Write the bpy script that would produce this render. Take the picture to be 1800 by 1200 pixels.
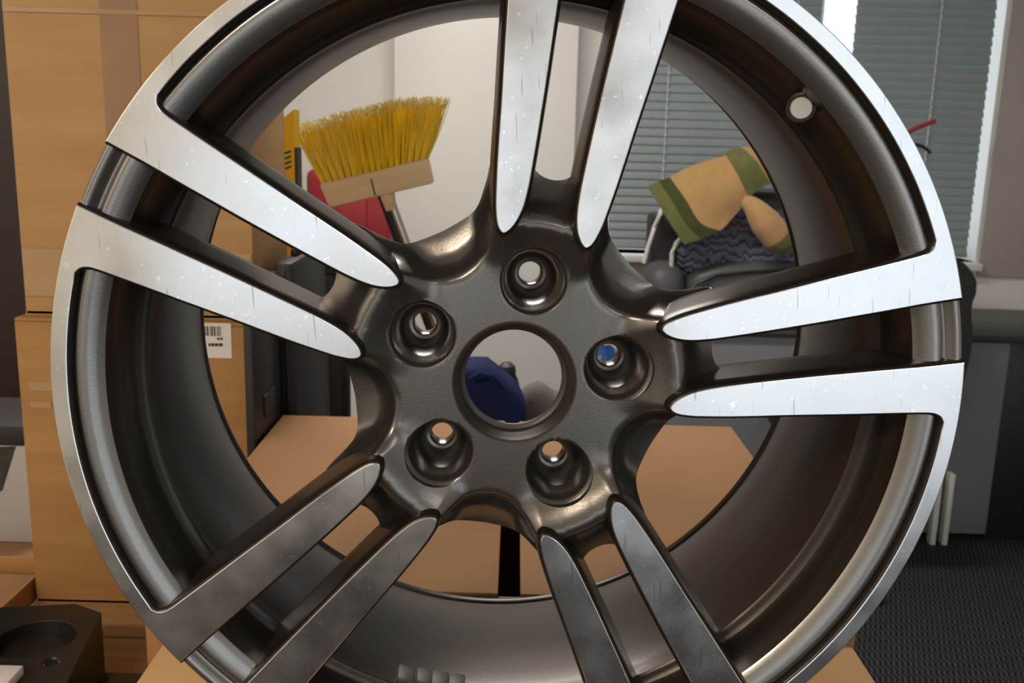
import bpy, bmesh, math, random
from mathutils import Matrix, Vector

random.seed(4)
S = bpy.context.scene
for o in list(bpy.data.objects):
    bpy.data.objects.remove(o)
C = S.collection

# ------------------------------------------------------------------ camera
CAM_H = 1.42
PITCH = math.radians(12.06)
ROLL = math.radians(1.5)
F_PX = 1721.98
cam = bpy.data.cameras.new('camera')
cam.sensor_width = 36.0
cam.lens = F_PX / 1800.0 * 36.0
cam.clip_start = 0.02
cam.dof.use_dof = True
cam.dof.focus_distance = 0.62
cam.dof.aperture_fstop = 20
cam_o = bpy.data.objects.new('camera', cam)
C.objects.link(cam_o)
CM = Matrix.Translation((0, 0, CAM_H)) @ Matrix.Rotation(math.pi / 2 - PITCH, 4, 'X') @ Matrix.Rotation(ROLL, 4, 'Z')
cam_o.matrix_world = CM
S.camera = cam_o

# ------------------------------------------------------------------ world and light
W = bpy.data.worlds.new('sky')
S.world = W
W.use_nodes = True
bg = W.node_tree.nodes['Background']
bg.inputs[0].default_value = (0.87, 0.94, 1.0, 1)
bg.inputs[1].default_value = 1.7
S.view_settings.view_transform = 'Standard'
S.view_settings.look = 'None'
S.view_settings.exposure = 0.0
S.view_settings.gamma = 1
S.view_settings.use_curve_mapping = False
LAMP_W = 24.0


def ray(px, py):
    d = Vector(((px - 900) / F_PX, -(py - 600) / F_PX, -1))
    return CM.to_3x3() @ d


def PY(px, py, Y):
    d = ray(px, py)
    return Vector((0, 0, CAM_H)) + d * (Y / d.y)


def PZ(px, py, z):
    d = ray(px, py)
    return Vector((0, 0, CAM_H)) + d * ((z - CAM_H) / d.z)


# ------------------------------------------------------------------ material helpers
MATS = {}


def mat(name, col, rough=0.5, metal=0.0, noise=None, nscale=20, bump=0.0, bscale=60, coat=0.0, spec=0.5,
        rough_var=0.0, stretch=None, sheen=0.0):
    """Principled material; noise = second colour mixed in with an object-space noise."""
    if name in MATS:
        return MATS[name]
    m = bpy.data.materials.new(name)
    m.use_nodes = True
    nt = m.node_tree
    b = nt.nodes['Principled BSDF']
    b.inputs['Base Color'].default_value = (*col, 1)
    b.inputs['Roughness'].default_value = rough
    b.inputs['Metallic'].default_value = metal
    b.inputs['Coat Weight'].default_value = coat
    b.inputs['Coat Roughness'].default_value = 0.12
    b.inputs['Specular IOR Level'].default_value = spec
    if sheen:
        b.inputs['Sheen Weight'].default_value = sheen
    tc = nt.nodes.new('ShaderNodeTexCoord')
    vec = tc.outputs['Object']
    if stretch:
        mp = nt.nodes.new('ShaderNodeMapping')
        mp.inputs['Scale'].default_value = stretch
        nt.links.new(vec, mp.inputs['Vector'])
        vec = mp.outputs['Vector']
    if noise or rough_var:
        n = nt.nodes.new('ShaderNodeTexNoise')
        n.inputs['Scale'].default_value = nscale
        n.inputs['Detail'].default_value = 5
        nt.links.new(vec, n.inputs['Vector'])
        if noise:
            r = nt.nodes.new('ShaderNodeValToRGB')
            r.color_ramp.elements[0].position = 0.33
            r.color_ramp.elements[1].position = 0.67
            r.color_ramp.elements[0].color = (*col, 1)
            r.color_ramp.elements[1].color = (*noise, 1)
            nt.links.new(n.outputs['Fac'], r.inputs['Fac'])
            nt.links.new(r.outputs['Color'], b.inputs['Base Color'])
        if rough_var:
            mr = nt.nodes.new('ShaderNodeMapRange')
            mr.inputs['From Min'].default_value = 0.3
            mr.inputs['From Max'].default_value = 0.7
            mr.inputs['To Min'].default_value = max(0.02, rough - rough_var)
            mr.inputs['To Max'].default_value = rough + rough_var
            nt.links.new(n.outputs['Fac'], mr.inputs['Value'])
            nt.links.new(mr.outputs['Result'], b.inputs['Roughness'])
    if bump:
        n2 = nt.nodes.new('ShaderNodeTexNoise')
        n2.inputs['Scale'].default_value = bscale
        n2.inputs['Detail'].default_value = 4
        nt.links.new(vec, n2.inputs['Vector'])
        bp = nt.nodes.new('ShaderNodeBump')
        bp.inputs['Strength'].default_value = bump
        bp.inputs['Distance'].default_value = 0.002
        nt.links.new(n2.outputs['Fac'], bp.inputs['Height'])
        nt.links.new(bp.outputs['Normal'], b.inputs['Normal'])
    MATS[name] = m
    return m


def emit(name, col, strength):
    m = bpy.data.materials.new(name)
    m.use_nodes = True
    b = m.node_tree.nodes['Principled BSDF']
    b.inputs['Base Color'].default_value = (*col, 1)
    b.inputs['Emission Color'].default_value = (*col, 1)
    b.inputs['Emission Strength'].default_value = strength
    return m


def machined_mat():
    """diamond-turned aluminium: circular tool marks, fine scratches, clear lacquer"""
    m = bpy.data.materials.new('machined_aluminium')
    m.use_nodes = True
    nt = m.node_tree
    L = nt.links
    b = nt.nodes['Principled BSDF']
    b.inputs['Metallic'].default_value = 1.0
    b.inputs['Anisotropic'].default_value = 0.6
    b.inputs['Coat Weight'].default_value = 0.25
    b.inputs['Coat Roughness'].default_value = 0.08
    tc = nt.nodes.new('ShaderNodeTexCoord')
    sx = nt.nodes.new('ShaderNodeSeparateXYZ')
    L.new(tc.outputs['Object'], sx.inputs[0])
    neg = nt.nodes.new('ShaderNodeMath'); neg.operation = 'MULTIPLY'; neg.inputs[1].default_value = -1
    L.new(sx.outputs['Y'], neg.inputs[0])
    cx = nt.nodes.new('ShaderNodeCombineXYZ')
    L.new(neg.outputs[0], cx.inputs['X']); L.new(sx.outputs['X'], cx.inputs['Y'])
    vt = nt.nodes.new('ShaderNodeVectorTransform')
    vt.vector_type = 'VECTOR'; vt.convert_from = 'OBJECT'; vt.convert_to = 'WORLD'
    L.new(cx.outputs[0], vt.inputs[0])
    L.new(vt.outputs[0], b.inputs['Tangent'])
    # cloudy oxide
    n = nt.nodes.new('ShaderNodeTexNoise'); n.inputs['Scale'].default_value = 28; n.inputs['Detail'].default_value = 6
    L.new(tc.outputs['Object'], n.inputs['Vector'])
    r = nt.nodes.new('ShaderNodeValToRGB')
    r.color_ramp.elements[0].position = 0.3; r.color_ramp.elements[0].color = (0.62, 0.62, 0.63, 1)
    r.color_ramp.elements[1].position = 0.7; r.color_ramp.elements[1].color = (0.80, 0.80, 0.80, 1)
    L.new(n.outputs['Fac'], r.inputs['Fac'])
    # pits
    v = nt.nodes.new('ShaderNodeTexNoise'); v.inputs['Scale'].default_value = 260; v.inputs['Detail'].default_value = 2
    L.new(tc.outputs['Object'], v.inputs['Vector'])
    r2 = nt.nodes.new('ShaderNodeValToRGB')
    r2.color_ramp.elements[0].position = 0.67; r2.color_ramp.elements[0].color = (0, 0, 0, 1)
    r2.color_ramp.elements[1].position = 0.73; r2.color_ramp.elements[1].color = (1, 1, 1, 1)
    L.new(v.outputs['Fac'], r2.inputs['Fac'])
    mx = nt.nodes.new('ShaderNodeMix'); mx.data_type = 'RGBA'
    mx.inputs['B'].default_value = (0.9, 0.9, 0.88, 1)
    L.new(r2.outputs['Color'], mx.inputs['Factor'])
    L.new(r.outputs['Color'], mx.inputs['A'])
    # scratches: noise stretched across the spokes
    mp = nt.nodes.new('ShaderNodeMapping'); mp.inputs['Scale'].default_value = (420, 28, 1)
    mp.inputs['Rotation'].default_value = (0, 0, 0.25)
    L.new(tc.outputs['Object'], mp.inputs['Vector'])
    sc = nt.nodes.new('ShaderNodeTexNoise'); sc.inputs['Scale'].default_value = 1; sc.inputs['Detail'].default_value = 1
    L.new(mp.outputs[0], sc.inputs['Vector'])
    r3 = nt.nodes.new('ShaderNodeValToRGB')
    r3.color_ramp.elements[0].position = 0.70; r3.color_ramp.elements[0].color = (0, 0, 0, 1)
    r3.color_ramp.elements[1].position = 0.75; r3.color_ramp.elements[1].color = (1, 1, 1, 1)
    L.new(sc.outputs['Fac'], r3.inputs['Fac'])
    mx2 = nt.nodes.new('ShaderNodeMix'); mx2.data_type = 'RGBA'
    mx2.inputs['B'].default_value = (0.50, 0.48, 0.46, 1)
    L.new(r3.outputs['Color'], mx2.inputs['Factor'])
    L.new(mx.outputs['Result'], mx2.inputs['A'])
    L.new(mx2.outputs['Result'], b.inputs['Base Color'])
    mr = nt.nodes.new('ShaderNodeMapRange')
    mr.inputs['From Min'].default_value = 0.3; mr.inputs['From Max'].default_value = 0.7
    mr.inputs['To Min'].default_value = 0.16; mr.inputs['To Max'].default_value = 0.27
    L.new(n.outputs['Fac'], mr.inputs['Value'])
    L.new(mr.outputs['Result'], b.inputs['Roughness'])
    return m


def cardboard(name, c1, c2, rough=0.75):
    m = bpy.data.materials.new(name)
    m.use_nodes = True
    nt = m.node_tree; L = nt.links
    b = nt.nodes['Principled BSDF']
    b.inputs['Roughness'].default_value = rough
    b.inputs['Specular IOR Level'].default_value = 0.3
    tc = nt.nodes.new('ShaderNodeTexCoord')
    mp = nt.nodes.new('ShaderNodeMapping'); mp.inputs['Scale'].default_value = (2.0, 2.0, 14)
    L.new(tc.outputs['Object'], mp.inputs['Vector'])
    n = nt.nodes.new('ShaderNodeTexNoise'); n.inputs['Scale'].default_value = 2.2; n.inputs['Detail'].default_value = 8
    L.new(mp.outputs[0], n.inputs['Vector'])
    r = nt.nodes.new('ShaderNodeValToRGB')
    r.color_ramp.elements[0].position = 0.3; r.color_ramp.elements[0].color = (*c1, 1)
    r.color_ramp.elements[1].position = 0.72; r.color_ramp.elements[1].color = (*c2, 1)
    L.new(n.outputs['Fac'], r.inputs['Fac'])
    L.new(r.outputs['Color'], b.inputs['Base Color'])
    bp = nt.nodes.new('ShaderNodeBump'); bp.inputs['Strength'].default_value = 0.25; bp.inputs['Distance'].default_value = 0.004
    L.new(n.outputs['Fac'], bp.inputs['Height'])
    L.new(bp.outputs['Normal'], b.inputs['Normal'])
    return m


def carpet_mat():
    m = bpy.data.materials.new('wavy_carpet')
    m.use_nodes = True
    nt = m.node_tree; L = nt.links
    b = nt.nodes['Principled BSDF']
    b.inputs['Roughness'].default_value = 0.9
    b.inputs['Specular IOR Level'].default_value = 0.2
    tc = nt.nodes.new('ShaderNodeTexCoord')
    sp = nt.nodes.new('ShaderNodeSeparateXYZ'); L.new(tc.outputs['Object'], sp.inputs[0])
    def mth(op, a, b_=None, c=None):
        n_ = nt.nodes.new('ShaderNodeMath'); n_.operation = op
        for k_, v_ in enumerate((a, b_, c)):
            if v_ is None:
                continue
            if isinstance(v_, (int, float)):
                n_.inputs[k_].default_value = v_
            else:
                L.new(v_, n_.inputs[k_])
        return n_.outputs[0]
    nz = nt.nodes.new('ShaderNodeTexNoise'); nz.inputs['Scale'].default_value = 30; L.new(tc.outputs['Object'], nz.inputs['Vector'])
    wob = mth('SINE', mth('MULTIPLY_ADD', sp.outputs['Y'], 2 * math.pi / .042, mth('MULTIPLY', nz.outputs['Fac'], 3.0)))
    w_out = mth('MULTIPLY_ADD', mth('SINE', mth('MULTIPLY_ADD', sp.outputs['X'], 2 * math.pi / .0155, mth('MULTIPLY', wob, 1.5))), .5, .5)
    r = nt.nodes.new('ShaderNodeValToRGB')
    r.color_ramp.elements[0].position = 0.15; r.color_ramp.elements[0].color = (0.014, 0.014, 0.015, 1)
    r.color_ramp.elements[1].position = 0.9; r.color_ramp.elements[1].color = (0.075, 0.075, 0.08, 1)
    L.new(w_out, r.inputs['Fac'])
    L.new(r.outputs['Color'], b.inputs['Base Color'])
    bp = nt.nodes.new('ShaderNodeBump'); bp.inputs['Strength'].default_value = 0.8; bp.inputs['Distance'].default_value = 0.006
    L.new(w_out, bp.inputs['Height'])
    L.new(bp.outputs['Normal'], b.inputs['Normal'])
    return m


def glass_mat():
    m = bpy.data.materials.new('window_glass')
    m.use_nodes = True
    nt = m.node_tree; L = nt.links
    nt.nodes.remove(nt.nodes['Principled BSDF'])
    out = nt.nodes['Material Output']
    t = nt.nodes.new('ShaderNodeBsdfTransparent'); t.inputs[0].default_value = (0.96, 0.98, 0.98, 1)
    g = nt.nodes.new('ShaderNodeBsdfGlossy'); g.inputs['Roughness'].default_value = 0.02
    f = nt.nodes.new('ShaderNodeFresnel'); f.inputs['IOR'].default_value = 1.45
    x = nt.nodes.new('ShaderNodeMixShader')
    L.new(f.outputs[0], x.inputs[0]); L.new(t.outputs[0], x.inputs[1]); L.new(g.outputs[0], x.inputs[2])
    L.new(x.outputs[0], out.inputs['Surface'])
    return m


M_WALL = mat('white_paint', (0.80, 0.785, 0.75), 0.6, noise=(0.78, 0.765, 0.735), nscale=3, bump=0.05, bscale=150)
M_CEIL = mat('ceiling_paint', (0.82, 0.81, 0.79), 0.7, noise=(0.79, 0.78, 0.76), nscale=4)
M_CARPET = carpet_mat()
M_GLASS = glass_mat()
M_FRAME = mat('window_frame_white', (0.78, 0.78, 0.76), 0.35, noise=(0.74, 0.74, 0.73), nscale=6)
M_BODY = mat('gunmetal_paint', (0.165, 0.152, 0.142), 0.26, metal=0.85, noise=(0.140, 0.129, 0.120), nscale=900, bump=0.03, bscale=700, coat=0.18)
M_BODY_SHADED = mat('gunmetal_shaded', (0.034, 0.027, 0.0225), 0.32, metal=0.6, noise=(0.028, 0.0225, 0.019), nscale=600, bump=0.03, bscale=700, coat=0.05)  # gunmetal with the shade of barrel and spoke sides put into its colour
M_BODY_LIT = mat('gunmetal_lit', (0.27, 0.26, 0.25), 0.27, metal=0.9, noise=(0.235, 0.225, 0.215), nscale=900, bump=0.03, bscale=700, coat=0.2)  # gunmetal lightened in colour for the bright reflection on the rim lip
M_MACH = machined_mat()
M_CARD1 = cardboard('cardboard_light', (0.50, 0.29, 0.125), (0.58, 0.35, 0.16))
M_CARD2 = cardboard('cardboard_dark', (0.40, 0.21, 0.075), (0.48, 0.265, 0.10))
M_CARD3 = cardboard('cardboard_pale', (0.31, 0.160, 0.070), (0.37, 0.20, 0.092))
M_TAPE = mat('packing_tape', (0.36, 0.20, 0.11), 0.22, noise=(0.40, 0.235, 0.13), nscale=9, bump=0.15, bscale=30, coat=0.3)
M_CLEARTAPE = mat('clear_tape_on_card', (0.46, 0.28, 0.13), 0.15, noise=(0.52, 0.33, 0.16), nscale=14, bump=0.4, bscale=40, coat=0.6)
M_LABEL = mat('label_paper', (0.82, 0.79, 0.76), 0.6, noise=(0.78, 0.76, 0.73), nscale=30)
M_INK = mat('print_ink', (0.03, 0.03, 0.03), 0.6, noise=(0.05, 0.05, 0.05), nscale=60)
M_WOODTOP = mat('bench_wood', (0.30, 0.165, 0.07), 0.55, noise=(0.38, 0.22, 0.10), nscale=4, stretch=(1, 12, 12), bump=0.08, bscale=30)
M_STEEL = mat('bench_steel', (0.18, 0.18, 0.19), 0.4, metal=0.8, noise=(0.2, 0.2, 0.21), nscale=20)
M_BLACK = mat('black_plastic', (0.010, 0.010, 0.011), 0.42, noise=(0.016, 0.016, 0.017), nscale=40, bump=0.05, bscale=200)
M_CHAR = mat('charcoal_plastic', (0.020, 0.019, 0.020), 0.55, noise=(0.025, 0.024, 0.025), nscale=30, bump=0.08, bscale=180)
M_ANOD = mat('black_anodised', (0.022, 0.020, 0.019), 0.38, metal=0.3, noise=(0.028, 0.026, 0.024), nscale=40, bump=0.05, bscale=300)
M_BORE = mat('bare_steel', (0.80, 0.79, 0.77), 0.5, metal=.5, noise=(0.72, 0.71, 0.69), nscale=60)
M_RED = mat('red_plastic', (0.30, 0.018, 0.028), 0.42, noise=(0.36, 0.025, 0.035), nscale=6)
M_YELLOW = mat('yellow_paint', (0.72, 0.46, 0.01), 0.4, noise=(0.78, 0.52, 0.02), nscale=20)
M_BRIST = mat('yellow_bristle', (0.95, 0.62, 0.010), 0.45, noise=(0.98, 0.74, 0.03), nscale=25, stretch=(8, 8, 1))
M_BTIP = mat('bristle_tips', (0.72, 0.60, 0.25), 0.6, noise=(0.62, 0.50, 0.16), nscale=60)
M_PINE = mat('pale_wood', (0.76, 0.59, 0.34), 0.5, noise=(0.84, 0.68, 0.42), nscale=6, stretch=(1, 10, 10), bump=0.05, bscale=40)
M_CHROME = mat('chrome', (0.6, 0.6, 0.58), 0.18, metal=1, noise=(0.55, 0.55, 0.54), nscale=20)
M_SLAT = mat('blind_slat', (0.285, 0.325, 0.34), 0.5, noise=(0.26, 0.30, 0.315), nscale=5)
M_CORD = mat('white_cord', (0.80, 0.81, 0.80), 0.7, noise=(0.75, 0.76, 0.75), nscale=90)
M_GREY = mat('grey_laminate', (0.165, 0.175, 0.195), 0.5, noise=(0.178, 0.188, 0.21), nscale=5)
M_DARKTOP = mat('dark_desk_top', (0.022, 0.022, 0.023), 0.35, noise=(0.03, 0.03, 0.03), nscale=12)
M_WHITEM = mat('white_metal', (0.72, 0.72, 0.71), 0.35, noise=(0.68, 0.68, 0.67), nscale=15)
M_NAVYB = mat('navy_fabric', (0.006, 0.013, 0.060), 0.8, noise=(0.009, 0.018, 0.08), nscale=12, bump=0.3, bscale=90, spec=.2)
M_GREYF = mat('grey_fabric', (0.12, 0.11, 0.105), 0.85, noise=(0.15, 0.14, 0.135), nscale=14, bump=0.3, bscale=60)
M_CABW = mat('white_laminate', (0.80, 0.79, 0.77), 0.35, noise=(0.78, 0.77, 0.75), nscale=3)
M_DBROWN = mat('dark_brown_laminate', (0.018, 0.010, 0.007), 0.45, noise=(0.026, 0.015, 0.010), nscale=6, stretch=(1, 1, 12))
M_TOWEL = mat('beige_towel', (0.47, 0.275, 0.11), 0.95, noise=(0.53, 0.32, 0.135), nscale=22, bump=0.5, bscale=220, sheen=0.3)
M_TGREEN = mat('olive_towel_border', (0.125, 0.135, 0.04), 0.95, noise=(0.155, 0.165, 0.055), nscale=20, bump=0.5, bscale=220, sheen=0.3)
M_TGREEN2 = mat('dark_olive_stripe', (0.055, 0.065, 0.018), 0.95, noise=(0.07, 0.08, 0.025), nscale=20, bump=0.5, bscale=220)
M_SHELL = mat('slate_plastic', (0.075, 0.080, 0.088), 0.5, noise=(0.085, 0.09, 0.10), nscale=10)
M_OFFICE = mat('black_mesh_fabric', (0.012, 0.013, 0.016), 0.7, noise=(0.02, 0.021, 0.025), nscale=70, bump=0.3, bscale=300)
M_BLUE = mat('blue_bottle', (0.02, 0.09, 0.33), 0.3, noise=(0.025, 0.11, 0.38), nscale=9)
M_PAPERW = mat('grey_white_card', (0.50, 0.49, 0.48), 0.6, noise=(0.55, 0.54, 0.53), nscale=8)
M_LEAD = mat('wheel_weight_zinc', (0.085, 0.08, 0.075), 0.5, metal=0.5, noise=(0.06, 0.058, 0.055), nscale=80)


def quilt_mat():
    m = bpy.data.materials.new('quilted_navy')
    m.use_nodes = True
    nt = m.node_tree; L = nt.links
    b = nt.nodes['Principled BSDF']
    b.inputs['Roughness'].default_value = 0.75
    tc = nt.nodes.new('ShaderNodeTexCoord')
    w = nt.nodes.new('ShaderNodeTexWave'); w.wave_type = 'BANDS'; w.bands_direction = 'Z'
    w.inputs['Scale'].default_value = 9; w.inputs['Distortion'].default_value = 6; w.inputs['Detail'].default_value = 0
    w.inputs['Detail Scale'].default_value = 1.6
    mp = nt.nodes.new('ShaderNodeMapping'); mp.inputs['Scale'].default_value = (3.0, 0.2, 1)
    L.new(tc.outputs['Object'], mp.inputs['Vector']); L.new(mp.outputs[0], w.inputs['Vector'])
    r = nt.nodes.new('ShaderNodeValToRGB')
    r.color_ramp.elements[0].position = 0.05; r.color_ramp.elements[0].color = (0.05, 0.05, 0.085, 1)
    r.color_ramp.elements[1].position = 0.3; r.color_ramp.elements[1].color = (0.17, 0.166, 0.245, 1)
    L.new(w.outputs['Fac'], r.inputs['Fac']); L.new(r.outputs['Color'], b.inputs['Base Color'])
    bp = nt.nodes.new('ShaderNodeBump'); bp.inputs['Strength'].default_value = 0.6; bp.inputs['Distance'].default_value = 0.01
    L.new(w.outputs['Fac'], bp.inputs['Height']); L.new(bp.outputs['Normal'], b.inputs['Normal'])
    return m


M_QUILT = quilt_mat()


# ------------------------------------------------------------------ mesh helpers
def mk(name, verts, faces, m, parent=None, mw=None, smooth=None):
    """one mesh object; mw = world matrix (kept under parents that are plain Empties)"""
    me = bpy.data.meshes.new(name)
    me.from_pydata([tuple(v) for v in verts], [], faces)
    me.update()
    bm = bmesh.new(); bm.from_mesh(me)
    bmesh.ops.recalc_face_normals(bm, faces=bm.faces)
    bm.to_mesh(me); bm.free()
    return link(name, me, m, parent, mw, smooth)


def link(name, me, m, parent=None, mw=None, smooth=None):
    me.materials.clear()
    me.materials.append(m)
    if smooth is not None:
        me.polygons.foreach_set('use_smooth', [True] * len(me.polygons))
        me.set_sharp_from_angle(angle=math.radians(smooth))
    o = bpy.data.objects.new(name, me)
    C.objects.link(o)
    mw = mw if mw is not None else Matrix.Identity(4)
    if parent is not None:
        o.parent = parent
        o.matrix_local = WM[parent.name].inverted() @ mw
    else:
        o.matrix_local = mw
    WM[o.name] = mw
    return o


WM = {}


def thing(name, label, cat, loc=(0, 0, 0), group=None):
    o = bpy.data.objects.new(name, None)
    o.empty_display_size = 0.05
    C.objects.link(o)
    mw = Matrix.Translation(loc)
    o.matrix_local = mw
    WM[o.name] = mw
    return tag(o, label, cat, group)


def tag(o, label, cat, group=None):
    o['label'] = label
    o['category'] = cat
    if group:
        o['group'] = group
    return o


def struct(o):
    o['kind'] = 'structure'
    return o


def bm_mesh(bm, name):
    me = bpy.data.meshes.new(name)
    bmesh.ops.recalc_face_normals(bm, faces=bm.faces)
    bm.to_mesh(me)
    bm.free()
    return me


def box_bm(bm, lo, hi, bev=0.0, seg=2):
    lo, hi = Vector(lo), Vector(hi)
    r = bmesh.ops.create_cube(bm, size=1)
    vs = r['verts']
    for v in vs:
        v.co = Vector(((lo[i] + hi[i]) / 2 + v.co[i] * (hi[i] - lo[i]) for i in range(3)))
    if bev:
        es = list({e for v in vs for e in v.link_edges})
        bmesh.ops.bevel(bm, geom=es, offset=bev, segments=seg, affect='EDGES', profile=0.5)


def box(name, lo, hi, m, parent=None, bev=0.0, mw=None, seg=2):
    bm = bmesh.new()
    box_bm(bm, lo, hi, bev, seg)
    return link(name, bm_mesh(bm, name), m, parent, mw, 40 if bev else None)


def lathe_vf(prof, n=96, closed=True):
    """prof: list of (r, z), spun round Z"""
    V, F = [], []
    k = len(prof)
    for i in range(n):
        a = 2 * math.pi * i / n
        c, s = math.cos(a), math.sin(a)
        for r, z in prof:
            V.append((r * c, r * s, z))
    for i in range(n):
        j = (i + 1) % n
        for q in range(k if closed else k - 1):
            p = (q + 1) % k
            F.append((i * k + q, i * k + p, j * k + p, j * k + q))
    return V, F


def cutter_vf(prof, n=48):
    """solid of revolution closed with flat end caps (axis points dropped)"""
    prof = [q for q in prof if q[0] > .0005]
    V, F = lathe_vf(prof, n, False)
    k = len(prof)
    F.append(tuple(i * k for i in range(n)))
    F.append(tuple(i * k + k - 1 for i in range(n)))
    return V, F


def lathe(name, prof, m, parent=None, mw=None, n=96, closed=True, smooth=35):
    V, F = lathe_vf(prof, n, closed)
    return mk(name, V, F, m, parent, mw, smooth)


def solid_lathe(name, prof, m, parent=None, mw=None, n=48, smooth=35):
    """open profile whose ends lie at small radius: close with caps"""
    V, F = lathe_vf(prof, n, False)
    k = len(prof)
    F.append(tuple(i * k for i in range(n)))
    F.append(tuple(i * k + k - 1 for i in range(n)))
    return mk(name, V, F, m, parent, mw, smooth)


def catmull(P, sub=6):
    out = []
    n = len(P)
    for i in range(n - 1):
        p0, p1, p2, p3 = P[max(i - 1, 0)], P[i], P[i + 1], P[min(i + 2, n - 1)]
        for s in range(sub):
            t = s / sub
            out.append(tuple(0.5 * (2 * b + (c - a) * t + (2 * a - 5 * b + 4 * c - d) * t * t + (3 * b - a - 3 * c + d) * t ** 3)
                             for a, b, c, d in zip(p0, p1, p2, p3)))
    out.append(tuple(P[-1]))
    return out


def interp(xs, ys, x):
    if x <= xs[0]:
        return ys[0]
    for i in range(len(xs) - 1):
        if x <= xs[i + 1]:
            t = (x - xs[i]) / (xs[i + 1] - xs[i])
            # monotone-ish smooth (cubic Hermite with finite-difference slopes)
            h = xs[i + 1] - xs[i]
            def sl(k):
                if k <= 0 or k >= len(xs) - 1:
                    return 0.0
                d0 = (ys[k] - ys[k - 1]) / (xs[k] - xs[k - 1]); d1 = (ys[k + 1] - ys[k]) / (xs[k + 1] - xs[k])
                return 0.0 if d0 * d1 <= 0 else 2 * d0 * d1 / (d0 + d1)
            m0, m1 = sl(i), sl(i + 1)
            return ((2 * t ** 3 - 3 * t * t + 1) * ys[i] + (t ** 3 - 2 * t * t + t) * h * m0
                    + (-2 * t ** 3 + 3 * t * t) * ys[i + 1] + (t ** 3 - t * t) * h * m1)
    return ys[-1]


def tube_vf(path, r, n=10, cap=True):
    path = [Vector(p) for p in path]
    V, F = [], []
    up = Vector((0.13, 0.31, 0.94))
    for i, p in enumerate(path):
        t = (path[min(i + 1, len(path) - 1)] - path[max(i - 1, 0)]).normalized()
        a = t.cross(up)
        if a.length < 1e-4:
            a = t.cross(Vector((1, 0, 0)))
        a.normalize(); b = t.cross(a)
        rr = r[i] if isinstance(r, (list, tuple)) else r
        for k in range(n):
            w = 2 * math.pi * k / n
            V.append(p + a * math.cos(w) * rr + b * math.sin(w) * rr)
    for i in range(len(path) - 1):
        for k in range(n):
            q = (k + 1) % n
            F.append((i * n + k, i * n + q, (i + 1) * n + q, (i + 1) * n + k))
    if cap:
        F.append(tuple(range(n)))
        F.append(tuple((len(path) - 1) * n + k for k in range(n)))
    return V, F


def tube(name, path, r, m, parent=None, n=10, mw=None, smooth=40):
    V, F = tube_vf(path, r, n)
    return mk(name, V, F, m, parent, mw, smooth)


def superbox(name, c, half, m, parent=None, e1=0.35, e2=0.35, nu=28, nv=44, mw=None, fn=None):
    """rounded cushion (superellipsoid) of half sizes half about c; fn warps each point"""
    def sp(v, e):
        return math.copysign(abs(v) ** e, v)
    V, F = [], []
    for i in range(nu + 1):
        a = -math.pi / 2 + math.pi * i / nu
        for j in range(nv):
            b = 2 * math.pi * j / nv
            p = Vector((half[0] * sp(math.cos(a), e1) * sp(math.cos(b), e2), half[1] * sp(math.cos(a), e1) * sp(math.sin(b), e2),
                        half[2] * sp(math.sin(a), e1)))
            if fn:
                p = fn(p)
            V.append(Vector(c) + p)
    for i in range(nu):
        for j in range(nv):
            k = (j + 1) % nv
            F.append((i * nv + j, i * nv + k, (i + 1) * nv + k, (i + 1) * nv + j))
    me = bpy.data.meshes.new(name)
    me.from_pydata([tuple(v) for v in V], [], F)
    bm = bmesh.new(); bm.from_mesh(me)
    bmesh.ops.remove_doubles(bm, verts=bm.verts, dist=1e-5)
    bmesh.ops.recalc_face_normals(bm, faces=bm.faces)
    bm.to_mesh(me); bm.free()
    return link(name, me, m, parent, mw, 60)


def prism(name, poly, d0, d1, m, parent=None, mw=None, axis='z', smooth=None):
    """poly of 2D points extruded from d0 to d1"""
    n = len(poly)
    def q(p, d):
        return (p[0], p[1], d) if axis == 'z' else (p[0], d, p[1])
    V = [q(p, d0) for p in poly] + [q(p, d1) for p in poly]
    F = [tuple(range(n)), tuple(range(n, 2 * n))] + [(i, (i + 1) % n, n + (i + 1) % n, n + i) for i in range(n)]
    return mk(name, V, F, m, parent, mw, smooth)


# ------------------------------------------------------------------ the room
X0, X1, YF, YB, ZC = -2.1, 2.9, -2.9, 3.98, 2.7
struct(box('floor', (X0 - .1, YF - .1, -0.08), (X1 + .1, YB + .3, 0), M_CARPET))
struct(box('ceiling', (X0 - .1, YF - .1, ZC), (X1 + .1, YB + .3, ZC + .1), M_CEIL))


def wall_with_hole(name, x0, x1, y0, y1, hx0, hx1, hz0, hz1, m=M_WALL):
    bm = bmesh.new()
    box_bm(bm, (x0, y0, 0), (hx0, y1, ZC)); box_bm(bm, (hx1, y0, 0), (x1, y1, ZC))
    box_bm(bm, (hx0, y0, hz1), (hx1, y1, ZC))
    if hz0 > 0:
        box_bm(bm, (hx0, y0, 0), (hx1, y1, hz0))
    return struct(link(name, bm_mesh(bm, name), m))


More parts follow.
